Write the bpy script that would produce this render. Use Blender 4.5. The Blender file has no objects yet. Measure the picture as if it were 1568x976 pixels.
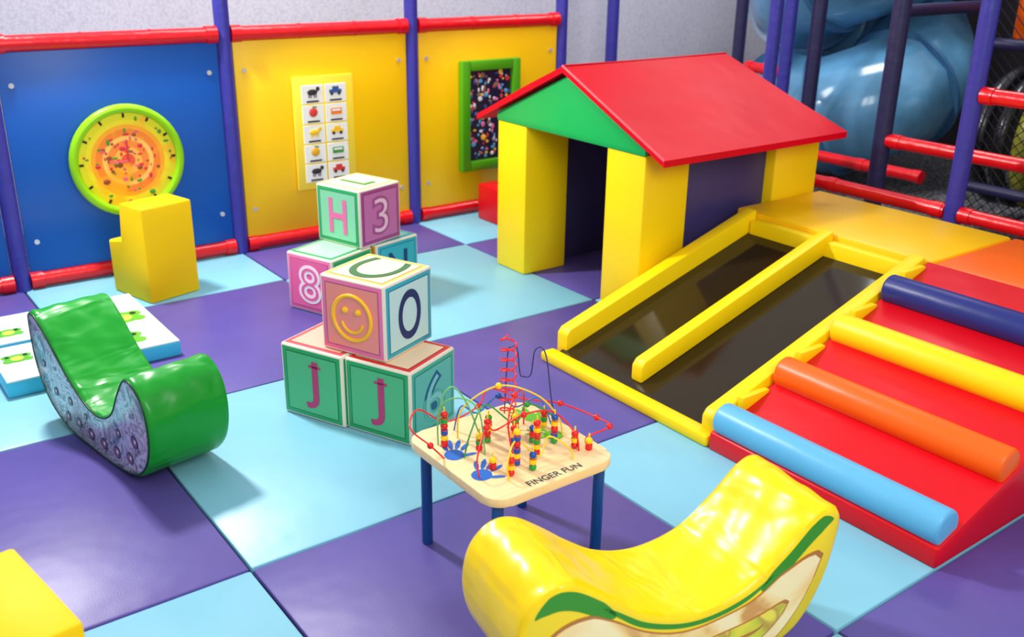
import bpy, bmesh, math, random
from mathutils import Vector, Matrix
random.seed(7)
scn=bpy.context.scene
scn.view_settings.view_transform='Standard'
COL=bpy.context.collection

# ---------------------------------------------------------------- materials
def lin(c):
    c=c/255.0
    return c/12.92 if c<=0.04045 else ((c+0.055)/1.055)**2.4
def rgb(c): return (lin(c[0]),lin(c[1]),lin(c[2]),1.0)
MC={}
def mat(name,c,rough=0.4,bump=0.0,bscale=8.0,var=0.0,coat=0.0,metal=0.0,fine=0.0,dist=0.02,distort=0.0,spec=0.4,stretch=None):
    if name in MC: return MC[name]
    m=bpy.data.materials.new(name); m.use_nodes=True
    nt=m.node_tree; b=nt.nodes['Principled BSDF']
    b.inputs['Base Color'].default_value=rgb(c); b.inputs['Roughness'].default_value=rough
    b.inputs['Metallic'].default_value=metal; b.inputs['Specular IOR Level'].default_value=spec
    b.inputs['Coat Weight'].default_value=coat; b.inputs['Coat Roughness'].default_value=0.15
    tc=nt.nodes.new('ShaderNodeTexCoord')
    if var>0:
        n=nt.nodes.new('ShaderNodeTexNoise'); n.inputs['Scale'].default_value=3.0; n.inputs['Detail'].default_value=4
        nt.links.new(tc.outputs['Object'],n.inputs['Vector'])
        mx=nt.nodes.new('ShaderNodeMixRGB'); mx.blend_type='MIX'
        mx.inputs[1].default_value=rgb([x*(1-var) for x in c]); mx.inputs[2].default_value=rgb([min(255,x*(1+var)) for x in c])
        nt.links.new(n.outputs[0],mx.inputs[0]); nt.links.new(mx.outputs[0],b.inputs['Base Color'])
    if bump>0:
        n=nt.nodes.new('ShaderNodeTexNoise'); n.inputs['Scale'].default_value=bscale; n.inputs['Detail'].default_value=2
        n.inputs['Distortion'].default_value=distort
        if stretch:
            mp=nt.nodes.new('ShaderNodeMapping'); mp.inputs['Scale'].default_value=stretch; mp.inputs['Rotation'].default_value=(0,0,.25)
            nt.links.new(tc.outputs['Object'],mp.inputs[0]); nt.links.new(mp.outputs[0],n.inputs['Vector'])
        else: nt.links.new(tc.outputs['Object'],n.inputs['Vector'])
        bp=nt.nodes.new('ShaderNodeBump'); bp.inputs['Strength'].default_value=bump; bp.inputs['Distance'].default_value=dist
        nt.links.new(n.outputs[0],bp.inputs['Height']); nt.links.new(bp.outputs[0],b.inputs['Normal'])
        if fine>0:
            n2=nt.nodes.new('ShaderNodeTexNoise'); n2.inputs['Scale'].default_value=260
            nt.links.new(tc.outputs['Object'],n2.inputs['Vector'])
            b2=nt.nodes.new('ShaderNodeBump'); b2.inputs['Strength'].default_value=fine; b2.inputs['Distance'].default_value=0.002
            nt.links.new(n2.outputs[0],b2.inputs['Height']); nt.links.new(bp.outputs[0],b2.inputs['Normal']); nt.links.new(b2.outputs[0],b.inputs['Normal'])
    MC[name]=m; return m
def vinyl(name,c,rough=0.36,bump=0.25,bs=5,dist=0.02,distort=0.0,spec=.35,stretch=None): return mat(name,c,rough,bump,bs,0.03,0.0,dist=dist,distort=distort,spec=spec,stretch=stretch)
M_purple=mat('mat_purple_vinyl',(86,74,148),0.40,0.3,4,0.09,0.0,0,0.15)
M_lblue=mat('mat_lightblue_vinyl',(126,188,210),0.38,0.3,4,0.04,0.0,0,0.15)
Y=vinyl('yellow_vinyl',(255,214,4),.42); RD=vinyl('red_vinyl',(214,6,24)); OR=vinyl('orange_vinyl',(248,100,14))
NV=vinyl('navy_vinyl',(34,44,118)); LB=vinyl('sky_vinyl',(96,176,218)); GR=vinyl('green_vinyl',(20,150,50))
GG=vinyl('gable_green',(14,166,78)); PU=vinyl('house_purple',(62,56,108))
RROOF=vinyl('roof_red',(212,0,28),0.42,0.35,4,spec=.16)
REDT=mat('rail_red',(222,12,26),0.28,0.3,12,0.03,0.15); BLUT=mat('post_blue',(54,52,150),0.4,0.25,14,0.05,0.05)
NAVT=mat('post_navy',(36,34,76),0.45,0.2,14,0.05)
PB=mat('panel_blue',(0,84,176),0.35,0.03,2,0.03); PY=mat('panel_yellow',(255,200,2),0.35,0.03,2,0.02)
WHITE=mat('white_plastic',(240,240,234),0.5); BLACK=mat('black_plastic',(22,20,26),0.5)
STEEL=mat('rivet_steel',(200,200,205),0.35,metal=0.4)

# ---------------------------------------------------------------- helpers
def finish(bm,name,mats,parent=None,ang=35):
    bmesh.ops.recalc_face_normals(bm,faces=bm.faces)
    a=math.radians(ang)
    for f in bm.faces: f.smooth=True
    for e in bm.edges:
        if len(e.link_faces)==2:
            try: e.smooth = e.calc_face_angle()<a
            except Exception: e.smooth=True
    me=bpy.data.meshes.new(name); bm.to_mesh(me); bm.free()
    for m in (mats if isinstance(mats,(list,tuple)) else [mats]): me.materials.append(m)
    o=bpy.data.objects.new(name,me); COL.objects.link(o)
    if parent: o.parent=parent
    return o
def root(name,loc=(0,0,0),rot=0.0):
    o=bpy.data.objects.new(name,None); COL.objects.link(o); o.location=loc; o.rotation_euler=(0,0,rot)
    o.empty_display_size=0.1; return o
def bm_box(bm,a,b,bev=0.0,seg=2,mi=0,mtx=None):
    r=bmesh.ops.create_cube(bm,size=1.0)
    vs=r['verts']
    c=[(a[i]+b[i])/2 for i in range(3)]; s=[abs(b[i]-a[i]) for i in range(3)]
    for v in vs: v.co=Vector((c[0]+v.co.x*s[0],c[1]+v.co.y*s[1],c[2]+v.co.z*s[2]))
    if mtx is not None:
        for v in vs: v.co=mtx@v.co
    fs=set(f for v in vs for f in v.link_faces)
    for f in fs: f.material_index=mi
    if bev>0:
        es=list(set(e for v in vs for e in v.link_edges))
        r=bmesh.ops.bevel(bm,geom=es,offset=bev,segments=seg,profile=0.5,affect='EDGES',material=-1)
def box(name,a,b,m,bev=0.0,parent=None,seg=2,mtx=None):
    bm=bmesh.new(); bm_box(bm,a,b,bev,seg,0,mtx); return finish(bm,name,m,parent)
def bm_cyl(bm,p,q,r,seg=20,mi=0,bev=0.0,r2=None):
    p=Vector(p);q=Vector(q);d=q-p;L=d.length
    M=Matrix.Translation((p+q)/2)@d.to_track_quat('Z','Y').to_matrix().to_4x4()
    res=bmesh.ops.create_cone(bm,cap_ends=True,segments=seg,radius1=r,radius2=r if r2 is None else r2,depth=L,matrix=M)
    vs=res['verts']; fs=set(f for v in vs for f in v.link_faces)
    for f in fs: f.material_index=mi
    if bev>0:
        caps=[f for f in fs if len(f.verts)>4]
        es=list(set(e for f in caps for e in f.edges))
        bmesh.ops.bevel(bm,geom=es,offset=bev,segments=3,profile=0.5,affect='EDGES')
def cyl(name,p,q,r,m,parent=None,seg=20,bev=0.0):
    bm=bmesh.new(); bm_cyl(bm,p,q,r,seg,0,bev); return finish(bm,name,m,parent)
def bm_sph(bm,c,r,mi=0,sz=(1,1,1),u=12,v=8):
    res=bmesh.ops.create_uvsphere(bm,u_segments=u,v_segments=v,radius=r,matrix=Matrix.Translation(c)@Matrix.Diagonal((sz[0],sz[1],sz[2],1)))
    for f in set(f for w in res['verts'] for f in w.link_faces): f.material_index=mi
def prism(name,prof,axis,a,b,m,bev=0.0,parent=None,seg=2,capm=None):
    bm=bmesh.new()
    def P(p,t): return (p[0],t,p[1]) if axis=='y' else ((t,p[0],p[1]) if axis=='x' else (p[0],p[1],t))
    v0=[bm.verts.new(P(p,a)) for p in prof]; v1=[bm.verts.new(P(p,b)) for p in prof]
    n=len(prof); f0=bm.faces.new(v0); f1=bm.faces.new(v1)
    for i in range(n): bm.faces.new((v0[i],v0[(i+1)%n],v1[(i+1)%n],v1[i]))
    if capm is not None: f0.material_index=capm; f1.material_index=capm
    if bev>0:
        if n>16: es=list(f0.edges)+list(f1.edges)
        else: es=list(bm.edges)
        bmesh.ops.bevel(bm,geom=es,offset=bev,segments=seg,profile=0.5,affect='EDGES',material=-1 if capm is None else 0)
    return finish(bm,name,m,parent)
def spline(pts,n=8,closed=True):
    out=[];N=len(pts)
    for i in range(N if closed else N-1):
        g=lambda k: Vector(pts[k%N]) if closed else Vector(pts[max(0,min(N-1,k))])
        p0,p1,p2,p3=g(i-1),g(i),g(i+1),g(i+2)
        for j in range(n):
            t=j/n
            out.append(0.5*((2*p1)+(-p0+p2)*t+(2*p0-5*p1+4*p2-p3)*t*t+(-p0+3*p1-3*p2+p3)*t**3))
    if not closed: out.append(Vector(pts[-1]))
    return out
def wire(name,pts,r,m,parent=None,closed=False,n=8,smooth=True):
    P=spline(pts,n,closed) if smooth else [Vector(p) for p in pts]
    cu=bpy.data.curves.new(name,'CURVE'); cu.dimensions='3D'; cu.bevel_depth=r; cu.bevel_resolution=3
    s=cu.splines.new('POLY'); s.points.add(len(P)-1)
    for i,p in enumerate(P): s.points[i].co=(p[0],p[1],p[2],1)
    s.use_cyclic_u=closed
    cu.materials.append(m); cu.use_fill_caps=True
    t=bpy.data.objects.new('tmp',cu); COL.objects.link(t)
    dg=bpy.context.evaluated_depsgraph_get(); me=bpy.data.meshes.new_from_object(t.evaluated_get(dg))
    bpy.data.objects.remove(t); me.name=name
    for p in me.polygons: p.use_smooth=True
    o=bpy.data.objects.new(name,me); COL.objects.link(o)
    if parent: o.parent=parent
    return o
def text(name,s,size,m,M,parent=None,ext=0.0015,bold=0.0,scale=(1,1)):
    cu=bpy.data.curves.new(name,'FONT'); cu.body=s; cu.size=size; cu.extrude=ext; cu.offset=bold
    cu.align_x='CENTER'; cu.align_y='CENTER'
    t=bpy.data.objects.new('tmp',cu); COL.objects.link(t)
    dg=bpy.context.evaluated_depsgraph_get(); dg.update(); me=bpy.data.meshes.new_from_object(t.evaluated_get(dg))
    bpy.data.objects.remove(t)
    xs=[v.co.x for v in me.vertices]; ys=[v.co.y for v in me.vertices]
    if xs:
        cxx=(min(xs)+max(xs))/2; cyy=(min(ys)+max(ys))/2
        for v in me.vertices: v.co.x=(v.co.x-cxx)*scale[0]; v.co.y=(v.co.y-cyy)*scale[1]
    me.transform(M); me.materials.clear(); me.materials.append(m)
    o=bpy.data.objects.new(name,me); COL.objects.link(o)
    if parent: o.parent=parent
    return o
def frame(o,r,u):
    r=Vector(r);u=Vector(u);n=r.cross(u)
    M=Matrix(((r.x,u.x,n.x,o[0]),(r.y,u.y,n.y,o[1]),(r.z,u.z,n.z,o[2]),(0,0,0,1))); return M
def ramp_mat(name,scale,detail,distort,stops,rough=.35,metal=0.0,interp='LINEAR'):
    if name in MC: return MC[name]
    m=bpy.data.materials.new(name); m.use_nodes=True; nt=m.node_tree; b=nt.nodes['Principled BSDF']; b.inputs['Roughness'].default_value=rough; b.inputs['Metallic'].default_value=metal
    tc=nt.nodes.new('ShaderNodeTexCoord'); n=nt.nodes.new('ShaderNodeTexNoise'); n.inputs['Scale'].default_value=scale; n.inputs['Detail'].default_value=detail; n.inputs['Distortion'].default_value=distort
    r=nt.nodes.new('ShaderNodeValToRGB'); r.color_ramp.interpolation=interp; e=r.color_ramp.elements
    e[0].position=stops[0][0]; e[0].color=rgb(stops[0][1]); e[1].position=stops[-1][0]; e[1].color=rgb(stops[-1][1])
    for p,c in stops[1:-1]:
        x=e.new(p); x.color=rgb(c)
    nt.links.new(tc.outputs['Object'],n.inputs[0]); nt.links.new(n.outputs[0],r.inputs[0]); nt.links.new(r.outputs[0],b.inputs['Base Color']); MC[name]=m; return m

# ---------------------------------------------------------------- camera
f,yaw,pitch,rl=1506.3661,0.9261,0.3711,0.0161
fw=Vector((math.cos(yaw)*math.cos(pitch),math.sin(yaw)*math.cos(pitch),-math.sin(pitch)))
rt=Vector((math.sin(yaw),-math.cos(yaw),0)); up=rt.cross(fw)
r2=rt*math.cos(rl)+up*math.sin(rl); u2=-rt*math.sin(rl)+up*math.cos(rl)
cam=bpy.data.cameras.new('camera'); co=bpy.data.objects.new('camera',cam); COL.objects.link(co)
co.matrix_world=Matrix(((r2.x,u2.x,-fw.x,-0.8672),(r2.y,u2.y,-fw.y,-2.4317),(r2.z,u2.z,-fw.z,1.7765),(0,0,0,1)))
cam.sensor_width=36; cam.lens=f/1568*36; cam.clip_start=0.05
cam.dof.use_dof=True; cam.dof.focus_distance=3.3; cam.dof.aperture_fstop=2.8
scn.camera=co

# ---------------------------------------------------------------- room
T=1.2
bm=bmesh.new()
g=0.003
for i in range(-3,3):
    for j in range(-3,3):
        y1=(j+1)*T-g
        if j==2: y1=3.3
        bm_box(bm,(i*T+g,j*T+g,-0.04),((i+1)*T-g,y1,0.0),0.009,2,0 if (i+j)%2==0 else 1)
finish(bm,'floor',[M_lblue,M_purple])
box('floor_carpet',(-5,-5,-0.1),(8.0,4.4,-0.045),ramp_mat('dark_carpet',40,6,0,[(.42,(42,40,44)),(.68,(140,140,145))],.9))
WG=mat('grey_wall',(206,204,218),0.8)
nt=WG.node_tree; b=nt.nodes['Principled BSDF']; tc=nt.nodes.new('ShaderNodeTexCoord')
v=nt.nodes.new('ShaderNodeTexVoronoi'); v.inputs['Scale'].default_value=60
nt.links.new(tc.outputs['Object'],v.inputs['Vector']); r=nt.nodes.new('ShaderNodeValToRGB')
r.color_ramp.elements[0].color=rgb((214,212,226)); r.color_ramp.elements[1].color=rgb((186,184,202))
nt.links.new(v.outputs['Distance'],r.inputs[0]); nt.links.new(r.outputs[0],b.inputs['Base Color'])
box('wall_back',(-5,4.25,-0.05),(8.0,4.4,3.6),WG)
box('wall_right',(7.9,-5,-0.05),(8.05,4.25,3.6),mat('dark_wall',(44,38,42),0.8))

# play-panel fence along y=3
fence=root('play_panel_fence')
for k,x in enumerate((-2.4,-1.2,0,1.2,2.4,3.6)):
    cyl('post_%d'%k,(x,3.0,-0.0),(x,3.0,2.6),0.042,BLUT,fence)
bm=bmesh.new()
for k,x in enumerate((-2.4,-1.2,0,1.2,2.4)):
    for z in (0.045,1.25):
        bm_cyl(bm,(x+0.045,3.0,z),(x+1.155,3.0,z),0.040,20)
        for t in (0.08,0.45,0.8): bm_cyl(bm,(x+t,3.0,z),(x+t+0.012,3.0,z),0.043,20)
        for t in (0.04,1.10): bm_cyl(bm,(x+t,3.0,z),(x+t+0.06,3.0,z),0.047,20)
finish(bm,'rails',REDT,fence)
for k,(x,m) in enumerate(((-2.4,PB),(-1.2,PB),(0,PB),(1.2,PY),(2.4,PY))):
    box('panel_%d'%k,(x+0.045,2.99,0.085),(x+1.155,3.005,1.21),m,0.003,fence)
bm=bmesh.new()
for x in (-2.4,-1.2,0,1.2,2.4):
    for t in (0.1,1.1):
        for z in (0.25,1.05): bm_cyl(bm,(x+t,2.983,z),(x+t,2.992,z),0.013,12)
finish(bm,'rivets',STEEL,fence)

# round activity disc
def discmat():
    m=bpy.data.materials.new('disc_face'); m.use_nodes=True; nt=m.node_tree; b=nt.nodes['Principled BSDF']; b.inputs['Roughness'].default_value=0.35
    tc=nt.nodes.new('ShaderNodeTexCoord'); ln=nt.nodes.new('ShaderNodeVectorMath'); ln.operation='LENGTH'
    nz=nt.nodes.new('ShaderNodeTexNoise'); nz.inputs['Scale'].default_value=6; nt.links.new(tc.outputs['Object'],nz.inputs[0])
    nt.links.new(tc.outputs['Object'],ln.inputs[0]); r=nt.nodes.new('ShaderNodeValToRGB'); r.color_ramp.interpolation='CONSTANT'
    mp=nt.nodes.new('ShaderNodeMath'); mp.operation='MULTIPLY'; mp.inputs[1].default_value=1/0.3
    nt.links.new(ln.outputs['Value'],mp.inputs[0]); nt.links.new(mp.outputs[0],r.inputs[0])
    e=r.color_ramp.elements; e[0].position=0; e[0].color=rgb((236,90,60)); e[1].position=0.12; e[1].color=rgb((255,186,80))
    for p,c in ((0.24,(250,140,50)),(0.36,(255,200,100)),(0.44,(250,135,40)),(0.56,(255,170,30)),(0.635,(240,222,30)),(0.72,(222,220,20)),(0.84,(190,212,20))):
        x=e.new(p); x.color=rgb(c)
    r3=nt.nodes.new('ShaderNodeValToRGB'); r3.color_ramp.elements[0].position=0.54; r3.color_ramp.elements[1].position=0.60
    r3.color_ramp.elements[1].color=(.7,.7,.7,1)
    nt.links.new(nz.outputs[0],r3.inputs[0])
    mx=nt.nodes.new('ShaderNodeMixRGB'); mx.inputs[2].default_value=rgb((255,182,30)); nt.links.new(r3.outputs[0],mx.inputs[0]); nt.links.new(r.outputs[0],mx.inputs[1])
    nt.links.new(mx.outputs[0],b.inputs['Base Color']); return m
disc=root('activity_clock_panel',(0.60,2.94,0.63))
cyl('dial',(0,0.0,0),(0,0.035,0),0.27,discmat(),disc,64)
LIME=mat('lime_plastic',(140,206,8),0.3)
wire('rim',[(0.275*math.cos(a*math.pi/24),0.005,0.275*math.sin(a*math.pi/24)) for a in range(48)],0.024,LIME,disc,True,1,False)
bm=bmesh.new()
for i in range(84):
    a=random.uniform(0,6.28); rr=random.choice((0.05,0.07,0.10,0.12,0.14,0.16,0.21,0.225)); x,z=rr*math.cos(a),rr*math.sin(a)
    s=random.uniform(0.005,0.011)
    bm_sph(bm,(x,-0.001,z),s,random.choice((0,0,1,2,3)) if rr<.18 else random.choice((2,2,3,0)),(random.uniform(.6,1.8),0.3,random.uniform(.6,1.8)),8,6)
for i in range(12):
    a=i*math.pi/6; bm_box(bm,(-0.006,-0.003,0.228),(0.006,0.0,0.25),0,1,4,Matrix.Rotation(a,4,'Y'))
bm_box(bm,(-0.004,-0.008,0.0),(0.004,-0.003,0.11),0,1,0); bm_box(bm,(-0.1,-0.008,-0.004),(0.0,-0.003,0.004),0,1,1)
finish(bm,'dial_decorations',[mat('deco_red',(220,44,60),.4),mat('deco_pink',(235,100,120),.4),mat('deco_green',(80,150,40),.4),mat('deco_brown',(150,70,40),.4),BLACK],disc)

# picture-word chart
chart=root('picture_chart_panel',(1.77,2.985,0.66))
box('board',(-0.195,-0.022,-0.335),(0.195,0.0,0.335),mat('chart_yellow',(255,222,60),.4),0.006,chart)
bm=bmesh.new()
KC=[[4,0,2,5,4],[6,3,2,1,0]]
for c in range(2):
    for r in range(5):
        x0=-0.145+c*0.15; z0=0.285-r*0.117
        bm_box(bm,(x0,-0.026,z0-0.108),(x0+0.138,-0.021,z0),0.002,1,7)
        cx,cz=x0+0.069,z0-0.042; k=KC[c][r]
        sh=(r*2+c)%4
        if sh==0:
            bm_sph(bm,(cx,-0.027,cz),.022,k,(1.5,.15,.8),12,8); bm_sph(bm,(cx+.036,-0.027,cz+.018),.013,k,(1,.15,1),10,6)
            for lx in (-.022,-.010,.012,.024): bm_box(bm,(cx+lx-.003,-.028,cz-.032),(cx+lx+.003,-.026,cz),0,1,k)
        elif sh==1:
            bm_box(bm,(cx-.04,-.028,cz-.012),(cx+.04,-.026,cz+.008),.002,1,k); bm_box(bm,(cx-.02,-.028,cz+.006),(cx+.022,-.026,cz+.026),.002,1,k)
            for lx in (-.024,.024): bm_cyl(bm,(cx+lx,-.029,cz-.016),(cx+lx,-.026,cz-.016),.010,12,4)
        elif sh==2:
            bm_sph(bm,(cx,-0.027,cz),.028,k,(1,.15,.95),12,8); bm_box(bm,(cx-.002,-.028,cz+.02),(cx+.003,-.026,cz+.036),0,1,4); bm_sph(bm,(cx+.012,-.027,cz+.03),.008,1,(1.5,.2,.7),8,6)
        else:
            bm_box(bm,(cx-.036,-.028,cz-.022),(cx+.036,-.026,cz+.016),.003,1,k); bm_box(bm,(cx-.028,-.029,cz-.002),(cx+.028,-.0265,cz+.010),0,1,7)
        bm_box(bm,(x0+0.03,-0.028,z0-0.100),(x0+0.108,-0.026,z0-0.090),0,1,4)
finish(bm,'picture_cards',[mat('card_red',(214,60,50),.5),mat('card_green',(70,150,70),.5),mat('card_yellow',(248,200,40),.5),mat('card_orange',(240,130,40),.5),mat('card_black',(46,42,50),.5),mat('card_amber',(230,170,40),.5),mat('card_blue',(50,90,150),.5),WHITE],chart)

# framed bead board
fb=root('framed_seek_and_find_panel',(2.975,2.985,0.66))
GF=mat('frame_green',(76,160,14),0.35)
bm=bmesh.new()
for a,b in (((-.235,-.05,-.36),(-.17,0,.36)),((.17,-.05,-.36),(.235,0,.36)),((-.17,-.05,.295),(.17,0,.36)),((-.17,-.05,-.36),(.17,0,-.295))): bm_box(bm,a,b,0.008)
finish(bm,'frame',GF,fb)
box('board',(-.18,-.02,-.3),(.18,-.005,.3),mat('board_dark',(34,28,58),.25,coat=.3),0,fb)
bm=bmesh.new()
for i in range(170):
    bm_sph(bm,(random.uniform(-.16,.16),-.021,random.uniform(-.28,.28)),random.uniform(.007,.016),random.randrange(7),(random.uniform(.6,1.5),.3,random.uniform(.6,1.5)),7,5)
finish(bm,'trinkets',[mat('t%d'%i,c,.4) for i,c in enumerate(((225,60,60),(240,240,240),(250,200,60),(90,170,220),(230,120,170),(140,110,90),(60,90,160)))],fb)

# ---------------------------------------------------------------- playhouse
h=root('soft_playhouse')
zt=0.86
def post_box(n,x0,y0,x1,y1): box(n,(x0,y0,0),(x1,y1,zt),Y,0.012,h)
post_box('pillar_1',2.33,0.81,2.63,1.08); post_box('pillar_2',2.33,1.72,2.63,1.98)
post_box('pillar_3',3.27,0.81,3.63,1.08); post_box('pillar_4',3.27,1.72,3.63,1.98)
box('side_panel_near',(2.63,0.87,0),(3.27,0.95,zt-0.02),PU,0.006,h)
box('side_panel_far',(2.63,1.84,0),(3.27,1.92,zt-0.02),PU,0.006,h)
box('end_panel',(3.5,1.08,0),(3.58,1.72,zt-0.02),PU,0.006,h)
rz=1.15
prism('gable_front',[(0.81,zt-0.03),(1.98,zt-0.03),(1.98,0.873),(1.40,1.132),(0.81,0.860)],'x',2.325,2.40,GG,0.006,h)
prism('gable_back',[(0.81,zt-0.03),(1.98,zt-0.03),(1.98,0.873),(1.40,1.132),(0.81,0.860)],'x',3.40,3.46,GG,0.006,h)
def roofslab(name,ys):
    bm=bmesh.new(); nx,ny=24,14; th=0.032
    tops=[];bots=[]
    for i in range(nx+1):
        ra=[];rb=[]
        for j in range(ny+1):
            t=j/ny; s=i/nx
            y=1.40+(ys-1.40)*t; z=rz+(0.812-rz)*t
            xe=2.30+ s*((3.48+0.16*t)-2.30)
            sag=-0.022*math.sin(math.pi*s)*math.sin(math.pi*t)**.7 + 0.005*math.sin(9*s+4*t)*math.sin(math.pi*t)
            ra.append(bm.verts.new((xe,y,z+th+sag))); rb.append(bm.verts.new((xe,y,z)))
        tops.append(ra);bots.append(rb)
    for i in range(nx):
        for j in range(ny):
            bm.faces.new((tops[i][j],tops[i+1][j],tops[i+1][j+1],tops[i][j+1])); bm.faces.new((bots[i][j],bots[i+1][j],bots[i+1][j+1],bots[i][j+1]))
    for i in range(nx):
        for j in (0,ny): bm.faces.new((tops[i][j],tops[i+1][j],bots[i+1][j],bots[i][j]))
    for j in range(ny):
        for i in (0,nx): bm.faces.new((tops[i][j],tops[i][j+1],bots[i][j+1],bots[i][j]))
    return finish(bm,name,RROOF,h,50)
roofslab('roof_near',0.66); roofslab('roof_far',2.14)
wire('roof_seam',[(2.30,1.40,rz+.032),(2.9,1.40,rz+.029),(3.48,1.40,rz+.032)],0.006,RROOF,h)
wire('roof_piping',[(2.30,0.66,.842),(2.30,1.40,rz+.032)],0.007,vinyl('piping',(240,70,80)),h,smooth=False)

box('red_foam_block',(2.80,2.62,0),(3.05,2.85,0.24),RD,0.012)

# ---------------------------------------------------------------- platform, slide, steps
box('foam_platform',(2.99,-0.29,0),(3.66,0.80,0.5),vinyl('plat_yellow',(255,194,4)),0.015)
box('foam_platform.001',(2.99,-1.25,0),(3.66,-0.30,0.5),vinyl('plat_orange',(248,104,8)),0.015)
sd=root('double_slide')
x0,x1=1.72,2.985
def zl(x,o): return o+0.31*(x-1.72)
BED=mat('slide_bed',(42,33,18),0.10,0.06,3,0.15,0.0,spec=.32)
prism('bed',[(x0+.03,0.0),(x1,0.0),(x1,zl(x1,.03)),(x0+.03,zl(x0+.03,.03))],'y',-0.2,0.69,BED,0.0,sd)
for n,(ya,yb) in (('rail_right',(-.265,-.195)),('rail_middle',(.205,.268)),('rail_left',(.665,.735))):
    xa=x0+(0.0 if n!='rail_left' else 0.05)
    xs=xa if n!='rail_middle' else xa+.07
    prism(n,[(xs,0.0 if n!='rail_middle' else zl(xs,.03)),(x1,0.0 if n!='rail_middle' else zl(x1,.03)),(x1,zl(x1,.125)),(xs+.02,zl(xs,.125)),(xs,zl(xs,.10))],'y',ya,yb,Y,0.008,sd)
box('foot',(1.675,-.265,0),(1.75,.735,0.045),Y,0.012,sd)
box('lip',(2.93,-.19,0.35),(2.986,.66,0.475),Y,0.01,sd)

st=root('roller_step_ramp')
def zs(x): return 0.07+0.33*(x-1.68)
prism('ramp_body',[(1.68,0),(2.985,0),(2.985,zs(2.985)),(1.68,zs(1.68))],'y',-1.2,-0.275,RD,0.008,st)
for n,x,m in (('roll_1',1.735,LB),('roll_2',2.06,OR),('roll_3',2.385,Y),('roll_4',2.70,NV)):
    cyl(n,(x,-1.19,zs(x)+.03),(x,-0.285,zs(x)+.03),0.062,m,st,36,0.012)
for i,x in enumerate((1.90,2.22,2.54,2.86)):
    box('shoulder_pad_%d'%i,(x-.075,-.30,zs(x)-.02),(x+.075,-.27,zs(x)+.035),Y,.006,st)

# ---------------------------------------------------------------- alphabet blocks
S=0.30
def block(loc,rot,faces):
    b=root('alphabet_block',loc,math.radians(rot))
    bm=bmesh.new(); bm_box(bm,(-S/2,-S/2,0.001),(S/2,S/2,S-0.001),0.0)
    mats=[]
    dirs={'L':Vector((-1,0,0)),'R':Vector((0,-1,0)),'T':Vector((0,0,1)),'B':Vector((1,0,0)),'K':Vector((0,1,0))}
    base=mat('blk_base',(230,220,200),.4); mats.append(base); key={}
    for k,(bc,ic,g,gc) in faces.items():
        m=mat('blk_%d_%d_%d'%bc,bc,.38,.1,10); mats.append(m); key[k]=len(mats)-1
    bm.normal_update()
    for fce in bm.faces:
        for k,d in dirs.items():
            if k in key and fce.normal.dot(d)>.9: fce.material_index=key[k]
    bmesh.ops.bevel(bm,geom=list(bm.edges),offset=.010,segments=3,profile=.5,affect='EDGES')
    finish(bm,'cube_body',mats,b)
    fr={'L':frame((-S/2,0,S/2),(0,-1,0),(0,0,1)),'R':frame((0,-S/2,S/2),(1,0,0),(0,0,1)),'T':frame((0,0,S-.001),(1,0,0),(0,1,0)),
        'B':frame((S/2,0,S/2),(0,1,0),(0,0,1)),'K':frame((0,S/2,S/2),(-1,0,0),(0,0,1))}
    for k,(bc,ic,g,gc) in faces.items():
        a=S/2-.03
        gm=mat('blk_%d_%d_%d'%gc,gc,.4)
        dk=tuple(int(c*.72) for c in bc)
        box('face_line_%s'%k.lower(),(-a-.004,-a-.004,-.002),(a+.004,a+.004,.0008),mat('blk_%d_%d_%d'%dk,dk,.4),0,b,mtx=fr[k])
        box('face_%s'%k.lower(),(-a,-a,-.002),(a,a,.0014),mat('blk_%d_%d_%d'%ic,ic,.38,.1,10),0,b,mtx=fr[k])
        if g=='smile':
            wire('smile_ring',[fr[k]@Vector((.088*math.cos(t*math.pi/20),.088*math.sin(t*math.pi/20),.001)) for t in range(40)],.0085,gm,b,True,1,False)
            wire('smile_mouth',[fr[k]@Vector((.05*math.cos(t),-.008+.05*math.sin(t),.001)) for t in [math.pi*(1.08+.84*q/10) for q in range(11)]],.007,gm,b,False,1,False)
            bm=bmesh.new()
            for sx in(-.03,.03):
                c=fr[k]@Vector((sx,.028,.001)); bm_sph(bm,c,.014)
            finish(bm,'smile_eyes',gm,b)
        elif g:
            sc=(0.8,1.0)
            if g=='O': sc=(.68,1.0)
            if g=='C': sc=(1.25,1.0)
            if g=='8':
                text('glyph_'+k,g,.30,mat('blk_w',(252,238,240),.4),fr[k]@Matrix.Translation((0,0,.0025)),b,.0006,.012,(.95,.85))
                text('glyph_in_'+k,g,.30,gm,fr[k]@Matrix.Translation((0,0,.0040)),b,.0004,-.006,(.95,.85))
            elif g in '63':
                text('glyph_'+k,g,.30,gm,fr[k]@Matrix.Translation((0,0,.0025)),b,.0006,.012,(.95,.85))
                text('glyph_in_'+k,g,.30,mat('blk_in%s'%g,(130,204,196) if g=='6' else (236,190,215),.4),fr[k]@Matrix.Translation((0,0,.0040)),b,.0004,-.003,(.95,.85))
            elif g=='C':
                text('glyph_'+k,g,.29,gm,fr[k]@Matrix.Translation((0,0,.003)),b,.0006,-.001,sc)
            elif g=='J':
                text('glyph_'+k,g,.24,gm,fr[k]@Matrix.Translation((0,0,.003)),b,.0006,.001,(1.1,.9))
                box('serif_'+k,(-.012,.074,-.0),(.046,.083,.0036),gm,0,b,mtx=fr[k])
            elif g=='O':
                text('glyph_'+k,g,.27,gm,fr[k]@Matrix.Translation((0,0,.003)),b,.0006,.003,sc)
            else:
                text('glyph_'+k,g,.25,gm,fr[k]@Matrix.Translation((0,0,.003)),b,.0006,.004,sc)
    return b
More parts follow.
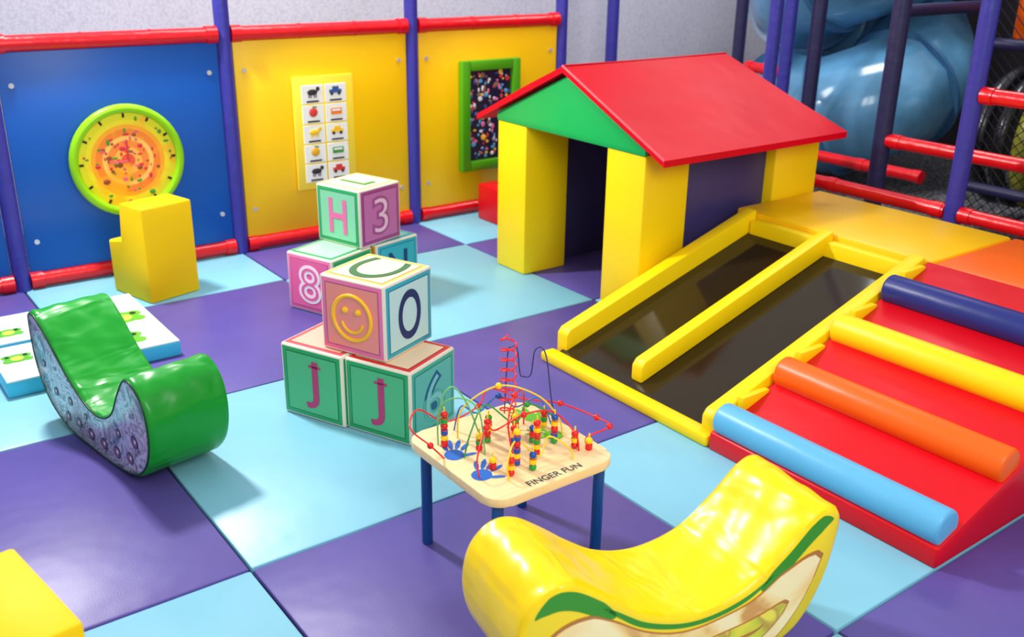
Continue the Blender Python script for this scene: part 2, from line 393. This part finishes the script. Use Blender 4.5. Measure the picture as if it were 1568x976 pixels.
GB=(40,164,98);GI=(84,186,126);PK=(238,118,170);CR=(250,228,180);TL=(46,168,190);MG=(190,50,108)
block((.7235,.837,0),24,{'L':(GB,GI,'J',MG),'T':((226,84,90),(240,174,156),'',MG),'R':(GB,GI,'',MG),'K':(TL,(150,215,220),'B',MG),'B':(PK,CR,'A',MG)})
block((.858,.566,0),24,{'L':(GB,GI,'J',MG),'R':((56,176,150),(96,190,172),'6',(24,100,136)),'T':((226,50,42),(246,214,176),'',MG),'B':(PK,CR,'D',MG),'K':(TL,CR,'F',MG)})
block((.834,.688,.30),23,{'L':(PK,(248,146,136),'smile',(255,192,40)),'R':(TL,(190,226,224),'O',(24,46,104)),'T':((244,196,104),(248,230,186),'C',(50,110,60)),'B':(GB,CR,'G',MG),'K':(PK,CR,'P',MG)})
block((1.234,1.90,0),21,{'L':(PK,(238,104,160),'8',(238,104,160)),'R':(GB,GI,'',MG),'T':(GB,(166,216,180),'',MG),'B':(GB,CR,'K',MG),'K':(PK,CR,'M',MG)})
block((1.56,1.99,0),14,{'L':((248,164,26),(250,202,60),'',MG),'R':(TL,(54,174,192),'N',(26,60,110)),'T':(TL,(112,200,198),'',MG),'B':(GB,CR,'T',MG),'K':(PK,CR,'S',MG)})
block((1.45,1.975,.30),18,{'L':(GB,(130,206,164),'H',(226,110,164)),'R':((166,66,138),(194,108,166),'3',(164,74,136)),'T':((232,206,136),(246,228,186),'L',(50,140,70)),'B':(GB,CR,'V',MG),'K':(PK,CR,'W',MG)})

# ---------------------------------------------------------------- rockers
def rocker(name,loc,rot,W,prof,mtop,mside):
    b=root(name,loc,rot)
    P=[(p[0],p[1]) for p in spline([(a,c,0) for a,c in prof],9)]
    N=len(P)
    bm=bmesh.new(); rings=[]; ny=26; r_=.016
    sec=[(-W/2,r_),(-W/2+.005,.005),(-W/2+r_,0)]+[(-W/2+r_+(W-2*r_)*k/ny,0) for k in range(1,ny)]+[(W/2-r_,0),(W/2-.005,.005),(W/2,r_)]
    nrm=[]
    for i in range(N):
        a=Vector(P[i-2]);c=Vector(P[(i+2)%N]); t=(c-a).normalized(); nrm.append(Vector((-t.y,t.x)))
    for (y,ins) in sec:
        ring=[]
        for i in range(N):
            p=Vector(P[i])+nrm[i]*ins
            s,z=p
            w_=max(0,min(1,(-nrm[i].y+.15)/.4)) if z>.12 else 0
            if w_>0 and ins==0:
                u=y/(W/2)
                edge=.25+.75*abs(u)**1.5
                cr=.0055*(1-abs(math.sin(17*s+2.2*u*abs(u)+.6*math.sin(5*s))))**2*edge + .004*(1-abs(math.sin(29*s-3.1*u)))**3*edge + .0018*math.sin(23*s-9*u+1)
                p=p+nrm[i]*(cr*w_)
            ring.append(bm.verts.new((p.x,y,max(p.y,0.0))))
        rings.append(ring)
    for k in range(len(rings)-1):
        for i in range(N):
            bm.faces.new((rings[k][i],rings[k][(i+1)%N],rings[k+1][(i+1)%N],rings[k+1][i]))
    f0=bm.faces.new(rings[0]); f1=bm.faces.new(rings[-1]); f0.material_index=1; f1.material_index=1
    finish(bm,'padded_body',[mtop,mside],b,50)
    def inset(d): return [tuple(Vector(P[i])+nrm[i]*d) for i in range(N)]
    return b,inset
W=.30
G=[(0,.375),(.01,.22),(.08,.09),(.22,.015),(.42,0),(.63,.0),(.79,.03),(.88,.11),(.915,.22),(.90,.33),(.84,.395),(.77,.40),(.705,.33),(.63,.225),(.53,.18),(.42,.195),(.29,.27),(.17,.37),(.08,.43),(.02,.43)]
HOLO=ramp_mat('holographic_print',12,5,1.0,[(.30,(60,90,90)),(.38,(130,160,162)),(.45,(206,214,216)),(.5,(150,140,150)),(.55,(214,222,224)),(.63,(90,96,104)),(.72,(220,226,228))],.25,.45)
ang=math.atan2(-.985,.17)
d=Vector((math.cos(ang),math.sin(ang))); side=Vector((-d.y,d.x))
org=Vector((-.255,1.45))+side*(W/2)
GV=vinyl('rocker_green',(8,146,34),0.33,0.55,7,.03,.8,.4,(1.4,.35,1.0))
b,inset=rocker('green_rocker',(org.x,org.y,0.0),ang,W,G,GV,HOLO)
wire('piping_near',[(p[0],-W/2+.002,p[1]) for p in inset(.012)][::2],.004,mat('piping_dark',(16,60,30),.4),b,True,1,False)
bm=bmesh.new()
for (s,z,r) in ((.26,.075,.020),(.35,.08,.022),(.45,.07,.024),(.55,.07,.024),(.65,.075,.025),(.75,.09,.024),(.80,.17,.024),(.18,.15,.018),(.30,.15,.018),(.10,.24,.016),(.42,.13,.014),(.68,.16,.018)):
    bm_cyl(bm,(s,-W/2-.0015,z),(s,-W/2+.003,z),r,20,0); bm_cyl(bm,(s,-W/2-.0022,z),(s,-W/2+.003,z),r*.66,16,1)
    bm_sph(bm,(s+r*.2,-W/2-.0022,z+.003),r*.3,2,(1,.1,1),8,6)
finish(bm,'printed_dots',[mat('dot_navy',(52,54,84),.3),mat('dot_plum',(120,90,110),.3),mat('dot_silver',(210,214,216),.3)],b)

BG=[(-.01,.33),(.025,.17),(.11,.045),(.28,0),(.48,0),(.66,0),(.80,.035),(.90,.13),(.94,.25),(.925,.36),(.865,.42),(.79,.415),(.69,.345),(.58,.262),(.44,.218),(.29,.24),(.18,.315),(.10,.39),(.045,.415),(.0,.395)]
BV=vinyl('banana_yellow',(255,210,2),0.31,0.5,6,.03,.8,.4,(1.4,.35,1.0))
W2=.32
a2=math.radians(180-10); d2=Vector((math.cos(a2),math.sin(a2))); s2=Vector((-d2.y,d2.x))
org2=Vector((1.15,-1.185))-s2*(W2/2)
b2,inset2=rocker('banana_rocker',(org2.x,org2.y,0.0),a2,W2,BG,BV,mat('print_edge_yellow',(240,208,30),.35))
PP=inset2(.016)
def span(s):
    zsn=[]
    for i in range(len(PP)):
        a=PP[i-1]; c=PP[i]
        if (a[0]-s)*(c[0]-s)<=0 and a[0]!=c[0]:
            zsn.append(a[1]+(c[1]-a[1])*(s-a[0])/(c[0]-a[0]))
    return min(zsn),max(zsn)
def band(fr0,fr1,s0,s1,n=44,wob=0.0):
    up_=[];dn=[]
    for k in range(n+1):
        s=s0+(s1-s0)*k/n; zb_,zt_=span(s)
        e=min(1,6*min(k,n-k)/n)**.5
        m_=(fr0+fr1)/2; a_=m_+(fr0-m_)*e; c_=m_+(fr1-m_)*e
        w_=wob*math.sin(s*22)*e
        dn.append((s,zb_+(zt_-zb_)*max(0.02,a_+w_))); up_.append((s,zb_+(zt_-zb_)*min(.99,c_+w_*.7)))
    return dn+up_[::-1]
TAN=ramp_mat('print_tan',5,3,1.0,[(.36,(214,150,76)),(.48,(248,206,130)),(.62,(252,228,172))],.35)
OLV=ramp_mat('print_olive',4,2,1.5,[(.38,(236,216,60)),(.5,(206,204,50)),(.56,(190,150,60)),(.6,(240,220,70))],.35)
PGN=mat('print_green',(60,140,30),.35); PBR=mat('print_brown',(176,116,50),.35)
lay=((.80,.99,0.02,.24,0.0,PGN,.0012),(.84,.99,0.68,.90,0.0,PGN,.0012),(.90,.97,0.2,.72,0.0,PGN,.0012),
     (.05,.86,.04,.885,.02,PBR,.0022),(.065,.84,.05,.875,.02,TAN,.0032),(.20,.60,.14,.80,.04,PBR,.0042),(.22,.58,.15,.79,.04,OLV,.0052),(.37,.41,.22,.50,.05,PBR,.006))
for sgy,nm in ((1,'print_near'),(-1,'print_far')):
    for k,(f0_,f1_,s0_,s1_,wb,mm,off) in enumerate(lay):
        yy=sgy*(W2/2)
        prism('%s_%d'%(nm,k),band(f0_,f1_,s0_,s1_,44,wb),'y',yy-sgy*.002,yy+sgy*off,mm,0,b2)

# ---------------------------------------------------------------- foam chairs
YC=vinyl('chair_yellow',(255,206,8),.6,.3,6,spec=.2)
def chair(loc,rot,w,dp,hb,hs,tb):
    b=root('foam_chair',loc,rot)
    prism('seat_and_back',[(0,0.0),(dp,0.0),(dp,hs),(tb,hs),(tb,hb),(0,hb)],'x',0,w,YC,.012,b)
chair((.48,2.41,0),math.radians(15),.29,.34,.495,.28,.2)
chair((-.575,-.63,0),math.radians(99),.37,.36,.48,.28,.16)

# ---------------------------------------------------------------- picture mats
def pmat(loc,rot,w,l,frogs,s=1.0):
    b=root('picture_foam_mat',loc,math.radians(rot))
    box('pad',(0,0,0),(w,l,.070),vinyl('pad_blue',(64,186,222)),.010,b)
    box('top_sheet',(.004,.004,.066),(w-.004,l-.004,.0735),mat('pad_white',(232,240,236),.4),.002,b)
    bm=bmesh.new()
    for (x,y) in frogs:
        r=.06*s
        for q,(ax,ay,rr,k) in enumerate(((0,0,1,0),(.75,.45,.5,0),(-.75,.45,.5,0),(.8,-.5,.45,0),(-.8,-.5,.45,0),(0,-.1,.55,1),(.75,.45,.2,2),(-.75,.45,.2,2))):
            bm_cyl(bm,(x+ax*r,y+ay*r,.072),(x+ax*r,y+ay*r,.0742+.0003*q),r*rr,20,k)
    finish(bm,'frog_prints',[mat('frog_green',(90,172,44),.4),mat('frog_light',(190,216,76),.4),BLACK],b)
pmat((.035,1.69,0),0,.35,.75,((.22,.42),(.14,.15)),1.25)
pmat((-.34,1.64,0),0,.365,.40,((.09,.24),),.8)
pmat((-.34,2.075,0),0,.365,.37,((.12,.13),),.8)

# ---------------------------------------------------------------- bead maze table
tb=root('bead_maze_table',(.69,-.36,0))
WOOD=bpy.data.materials.new('birch_ply'); WOOD.use_nodes=True
nt=WOOD.node_tree; bb=nt.nodes['Principled BSDF']; bb.inputs['Roughness'].default_value=.4
tc=nt.nodes.new('ShaderNodeTexCoord'); mp=nt.nodes.new('ShaderNodeMapping'); mp.inputs['Scale'].default_value=(3,40,3)
n=nt.nodes.new('ShaderNodeTexNoise'); n.inputs['Scale'].default_value=2; n.inputs['Detail'].default_value=5
r=nt.nodes.new('ShaderNodeValToRGB'); r.color_ramp.elements[0].color=rgb((236,196,132)); r.color_ramp.elements[1].color=rgb((248,222,172))
nt.links.new(tc.outputs['Object'],mp.inputs[0]); nt.links.new(mp.outputs[0],n.inputs[0]); nt.links.new(n.outputs[0],r.inputs[0]); nt.links.new(r.outputs[0],bb.inputs['Base Color'])
def rrect(a,b,r,n=8):
    o=[]
    for sx,sy,a0 in ((1,1,0),(-1,1,90),(-1,-1,180),(1,-1,270)):
        for k in range(n+1):
            t=math.radians(a0+90*k/n); o.append((sx*(a-r)+r*math.cos(t),sy*(b-r)+r*math.sin(t)))
    return o
H=.36
prism('table_top',rrect(.225,.235,.06),'z',H-.028,H,WOOD,.004,tb)
LEG=mat('leg_blue',(16,70,140),.35)
bm=bmesh.new()
for sx in(-1,1):
    for sy in(-1,1): bm_cyl(bm,(sx*.185,sy*.185-.01,0),(sx*.185,sy*.185-.01,H-.026),.017,18,0,.002)
finish(bm,'legs',LEG,tb)
WR=mat('wire_red',(228,26,32),.3);WY=mat('wire_yellow',(240,205,40),.3);WGn=mat('wire_green',(110,185,110),.3);WN=mat('wire_navy',(36,50,110),.3);WG2=mat('wire_green2',(40,150,70),.3);WB=mat('wire_blue',(40,110,190),.3)
R0=.0026
coil=[(.065+.024*math.cos(t*math.pi/5),.10+.024*math.sin(t*math.pi/5),H+.05+t*.0033) for t in range(76)]
wire('wire_coil',[(.065,.10,H)]+coil+[(.065,.10,H+.31)],R0,WR,tb,False,2)
wire('wire_arc_yellow',[(-.10,.13,H),(-.09,.12,H+.10),(0,.06,H+.175),(.10,.0,H+.14),(.16,-.03,H+.06),(.17,-.04,H)],R0,WY,tb)
wire('wire_arc_green',[(-.17,.13,H),(-.17,.12,H+.12),(-.14,.07,H+.17),(-.10,.02,H+.14),(-.09,.0,H)],R0,WGn,tb)
wire('wire_loop_green',[(-.13,.17,H),(-.14,.16,H+.12),(-.11,.14,H+.17),(-.08,.11,H+.12),(-.05,.09,H+.02),(-.05,.09,H)],R0,WGn,tb)
wire('wire_navy_staples',[(.115,.185,H+.0),(.125,.185,H+.20),(.135,.18,H+.225),(.15,.17,H+.22),(.155,.16,H+.14),(.16,.15,H+.13),(.175,.13,H+.14),(.18,.12,H+.22),(.195,.105,H+.235),(.205,.09,H+.20),(.21,.07,H+.08),(.212,.05,H)],R0*.8,WN,tb)
wire('wire_red_orbit',[(-.20,.05,H),(-.24,.06,H+.05),(-.27,.12,H+.09),(-.20,.19,H+.10),(-.12,.16,H+.05),(-.02,.14,H+.08),(.06,.19,H+.1),(.15,.14,H+.06),(.24,.06,H+.05),(.27,-.08,H+.05),(.25,-.16,H+.06),(.19,-.13,H+.03),(.19,-.13,H)],R0,WR,tb)
wire('wire_red_wave',[(-.18,-.10,H),(-.18,-.09,H+.06),(-.10,-.02,H+.10),(-.03,.03,H+.05),(.05,.0,H+.09),(.12,-.05,H+.10),(.15,-.12,H+.05),(.15,-.14,H)],R0,WR,tb)
wire('wire_green_wave',[(-.15,.02,H),(-.12,.03,H+.07),(-.04,.07,H+.12),(.03,.02,H+.06),(.10,.05,H+.09),(.17,.02,H+.05),(.18,.0,H)],R0,WG2,tb)
wire('wire_yellow_wave',[(-.12,-.16,H),(-.12,-.15,H+.05),(-.05,-.10,H+.08),(.0,-.14,H+.03),(.05,-.12,H+.07),(.10,-.16,H+.03),(.10,-.17,H)],R0,WY,tb)
wire('wire_blue_wave',[(-.08,.18,H),(-.06,.17,H+.08),(.0,.17,H+.04),(.05,.13,H+.10),(.11,.12,H+.05),(.17,.08,H+.08),(.19,.04,H)],R0,WB,tb)
wire('wire_red_hoop',[(-.02,-.04,H),(-.03,-.03,H+.10),(.03,.02,H+.15),(.10,.07,H+.12),(.12,.09,H)],R0,WR,tb)
bm=bmesh.new()
cols=[((-.16,.11),6,[0,1,2,0,3,0]),((-.05,-.10),6,[2,1,2,0,2,1]),((.03,-.09),6,[0,1,3,0,1,0]),((-.10,-.14),3,[0,1,0]),((.12,-.06),5,[3,2,0,1,2]),((.15,-.12),3,[0,1,0]),((.05,.04),4,[0,2,0,1]),((-.04,.06),4,[3,0,1,0]),((.0,-.02),4,[2,2,1,0]),((-.12,-.08),2,[0,1]),((.16,.04),3,[1,3,0]),((.18,-.15),2,[0,1]),((-.03,-.15),3,[3,1,2]),((.07,-.02),3,[3,0,2]),((.0,.11),3,[1,0,3]),((-.09,.03),3,[0,3,1])]
for (x,y),n_,c in cols:
    for k in range(n_):
        z=H+.010+k*.0192
        if (k+n_)%2: bm_sph(bm,(x,y,z),.0112,c[k%len(c)])
        else: bm_cyl(bm,(x,y,z-.009),(x,y,z+.009),.0108,14,c[k%len(c)],.002)
for p,c in (((-.02,.14,H+.08),0),((.0,.06,H+.175),1),((.05,.0,H+.09),0),((.24,.06,H+.05),0),((.27,-.08,H+.05),0),((.10,.05,H+.09),3),((-.10,-.02,H+.1),0),((.25,-.16,H+.06),0),((-.24,.06,H+.05),0),((.05,.13,H+.1),2),((.03,.02,H+.15),0)): bm_sph(bm,p,.010,c)
finish(bm,'beads',[mat('bead_red',(220,30,30),.25),mat('bead_yellow',(255,208,20),.25),mat('bead_blue',(20,80,170),.25),mat('bead_green',(36,156,56),.25)],tb)
bm=bmesh.new()
for (x,y),n_,c in cols: bm_cyl(bm,(x,y,H-.001),(x,y,H+n_*.0192+.015),.0025,8)
finish(bm,'bead_pins',WY,tb)
def hand(cx_,cy_,rot,s,m,name):
    bm=bmesh.new(); R=Matrix.Translation((cx_,cy_,H+.0008))@Matrix.Rotation(rot,4,'Z')@Matrix.Diagonal((s,s,1,1))
    def ell(x,y,a,b_,ro=0,z=0):
        vs=[bm.verts.new(R@Vector((x+a*math.cos(t)*math.cos(ro)-b_*math.sin(t)*math.sin(ro),y+a*math.cos(t)*math.sin(ro)+b_*math.sin(t)*math.cos(ro),z))) for t in [i*math.pi/8 for i in range(16)]]
        bm.faces.new(vs)
    ell(0,0,.026,.028)
    for i,(x,y,l,ro) in enumerate(((-.026,.040,.022,1.95),(-.011,.052,.026,1.72),(.008,.053,.026,1.42),(.026,.042,.022,1.15),(.038,.002,.022,.4))): ell(x,y,l,.0065,ro,.0001*(i+1))
    finish(bm,name,m,tb)
HB=mat('print_blue',(26,100,190),.4);HG=mat('print_hand_green',(90,176,30),.4)
hand(-.165,.05,-.6,1.15,HB,'handprint_1'); hand(-.165,-.09,-.9,1.15,HB,'handprint_2'); hand(.15,-.02,.7,1.1,HG,'handprint_3'); hand(.17,.11,.3,1.1,HG,'handprint_4')
text('lettering','FINGER FUN',.035,mat('ink',(40,60,70),.5),frame((.005,-.205,H+.0005),(1,0,0),(0,1,0)),tb,.0004,.0003)

# ---------------------------------------------------------------- climbing frame at the right
cf=root('climbing_frame')
k=0
for x,y,r_,m in ((3.92,.16,.045,BLUT),(3.92,-1.05,.045,BLUT),(4.25,.84,.05,NAVT),(4.25,1.70,.042,BLUT),(4.9,2.10,.045,BLUT),(5.0,1.94,.05,NAVT),(5.0,2.62,.045,NAVT),(4.8,3.8,.05,BLUT),(5.3,-.2,.05,NAVT),(5.3,.9,.05,NAVT)):
    cyl('post_%d'%k,(x,y,-.045),(x,y,2.8),r_,m,cf); k+=1
bm=bmesh.new()
for p,q in (((3.92,.2,.475),(3.92,1.6,.475)),((3.92,.12,1.08),(3.92,-1.0,1.08)),((4.25,.80,.71),(4.25,-1.0,.71)),((5.0,1.9,.36),(5.0,1.0,.36)),((4.95,2.15,.90),(5.0,2.5,.90)),((3.92,.12,.475),(3.92,-1.0,.475))):
    bm_cyl(bm,p,q,.038,18)
    d_=(Vector(q)-Vector(p)); 
    for t in (.03,.5,.97): c_=Vector(p)+d_*t; bm_cyl(bm,c_-d_.normalized()*.03,c_+d_.normalized()*.03,.043,18)
finish(bm,'red_rails',REDT,cf)
bm=bmesh.new()
for p,q in (((4.25,.84,1.42),(5.3,.9,1.42)),((5.3,-.2,1.2),(5.3,.9,1.2)),((5.3,-.2,.3),(5.3,.9,.3))): bm_cyl(bm,p,q,.035,14)
finish(bm,'navy_rails',NAVT,cf)
bm=bmesh.new()
def strand(p,q): bm_cyl(bm,p,q,.0035,4)
for i in range(-30,34):
    for sg in (1,-1):
        ya=-1.0+ i*.07; yb=ya+sg*2.3
        lo,hi=-1.0,.9; dy=yb-ya
        tl=(lo-ya)/dy; th_=(hi-ya)/dy
        t0=max(0,min(tl,th_)); t1=min(1,max(tl,th_))
        if t1-t0>.02: strand((5.35,ya+dy*t0,.1+2.3*t0),(5.35,ya+dy*t1,.1+2.3*t1))
finish(bm,'safety_net',BLACK,cf)
tn=root('crawl_tunnel',(5.9,.7,.55))
for i in range(9):
    yy=-.9+i*.14
    wire('rib_%d'%i,[(.42*math.cos(a*math.pi/16),yy,.42*math.sin(a*math.pi/16)) for a in range(32)],.05,mat('tunnel_black',(30,28,34),.25,coat=.3) if i%3 else mat('tunnel_olive',(150,150,50),.3),tn,True,1,False)
ts=root('spiral_tube_slide',(6.25,2.45,0))
TBm=mat('tube_blue',(84,136,172),.12,.3,3,.45,.5)
path=[(.46*math.cos(t*.2+3.4),.46*math.sin(t*.2+3.4),.50+max(t,0)*.036) for t in range(-6,50)]
wire('tube',path,.46,TBm,ts,False,2)
for i in range(0,len(path),6):
    p=Vector(path[i]); q=Vector(path[min(i+1,len(path)-1)]) if i+1<len(path) else p+Vector((0,0,.1))
    dd=(q-p).normalized(); cyl('flange_%d'%i,p-dd*.015,p+dd*.015,.49,mat('flange_blue',(64,112,156),.25),ts,40)
box('orange_foam_panel',(5.45,.50,1.22),(5.52,.82,2.3),OR,.02,cf)

# ---------------------------------------------------------------- lights
w=bpy.data.worlds.new('world'); scn.world=w; w.use_nodes=True
w.node_tree.nodes['Background'].inputs[0].default_value=(0.97,0.97,1.0,1); w.node_tree.nodes['Background'].inputs[1].default_value=0.68
def area(name,loc,target,size,power,col=(1,1,1)):
    l=bpy.data.lights.new(name,'AREA'); l.shape='SQUARE'; l.size=size; l.energy=power; l.color=col
    o=bpy.data.objects.new(name,l); COL.objects.link(o); o.location=loc
    o.rotation_euler=(Vector(target)-Vector(loc)).to_track_quat('-Z','Y').to_euler(); return o
area('ceiling_light',(.05,2.75,3.1),(.6,.3,0),.35,165,(1,.985,.96))
area('front_fill',(.4,-3.2,2.9),(1.8,1.4,.3),1.8,90,(1,.99,.97))  # added fill from the camera side, lifts the faces turned to the camera
area('back_wall_fill',(2.0,2.6,3.5),(3.0,4.6,.9),1.2,60)  # extra lamp, put in to brighten the grey back wall
area('tube_slide_fill',(5.2,1.6,3.5),(6.2,2.6,.6),1.0,60)  # helper lamp added to light the spiral tube and its surroundings
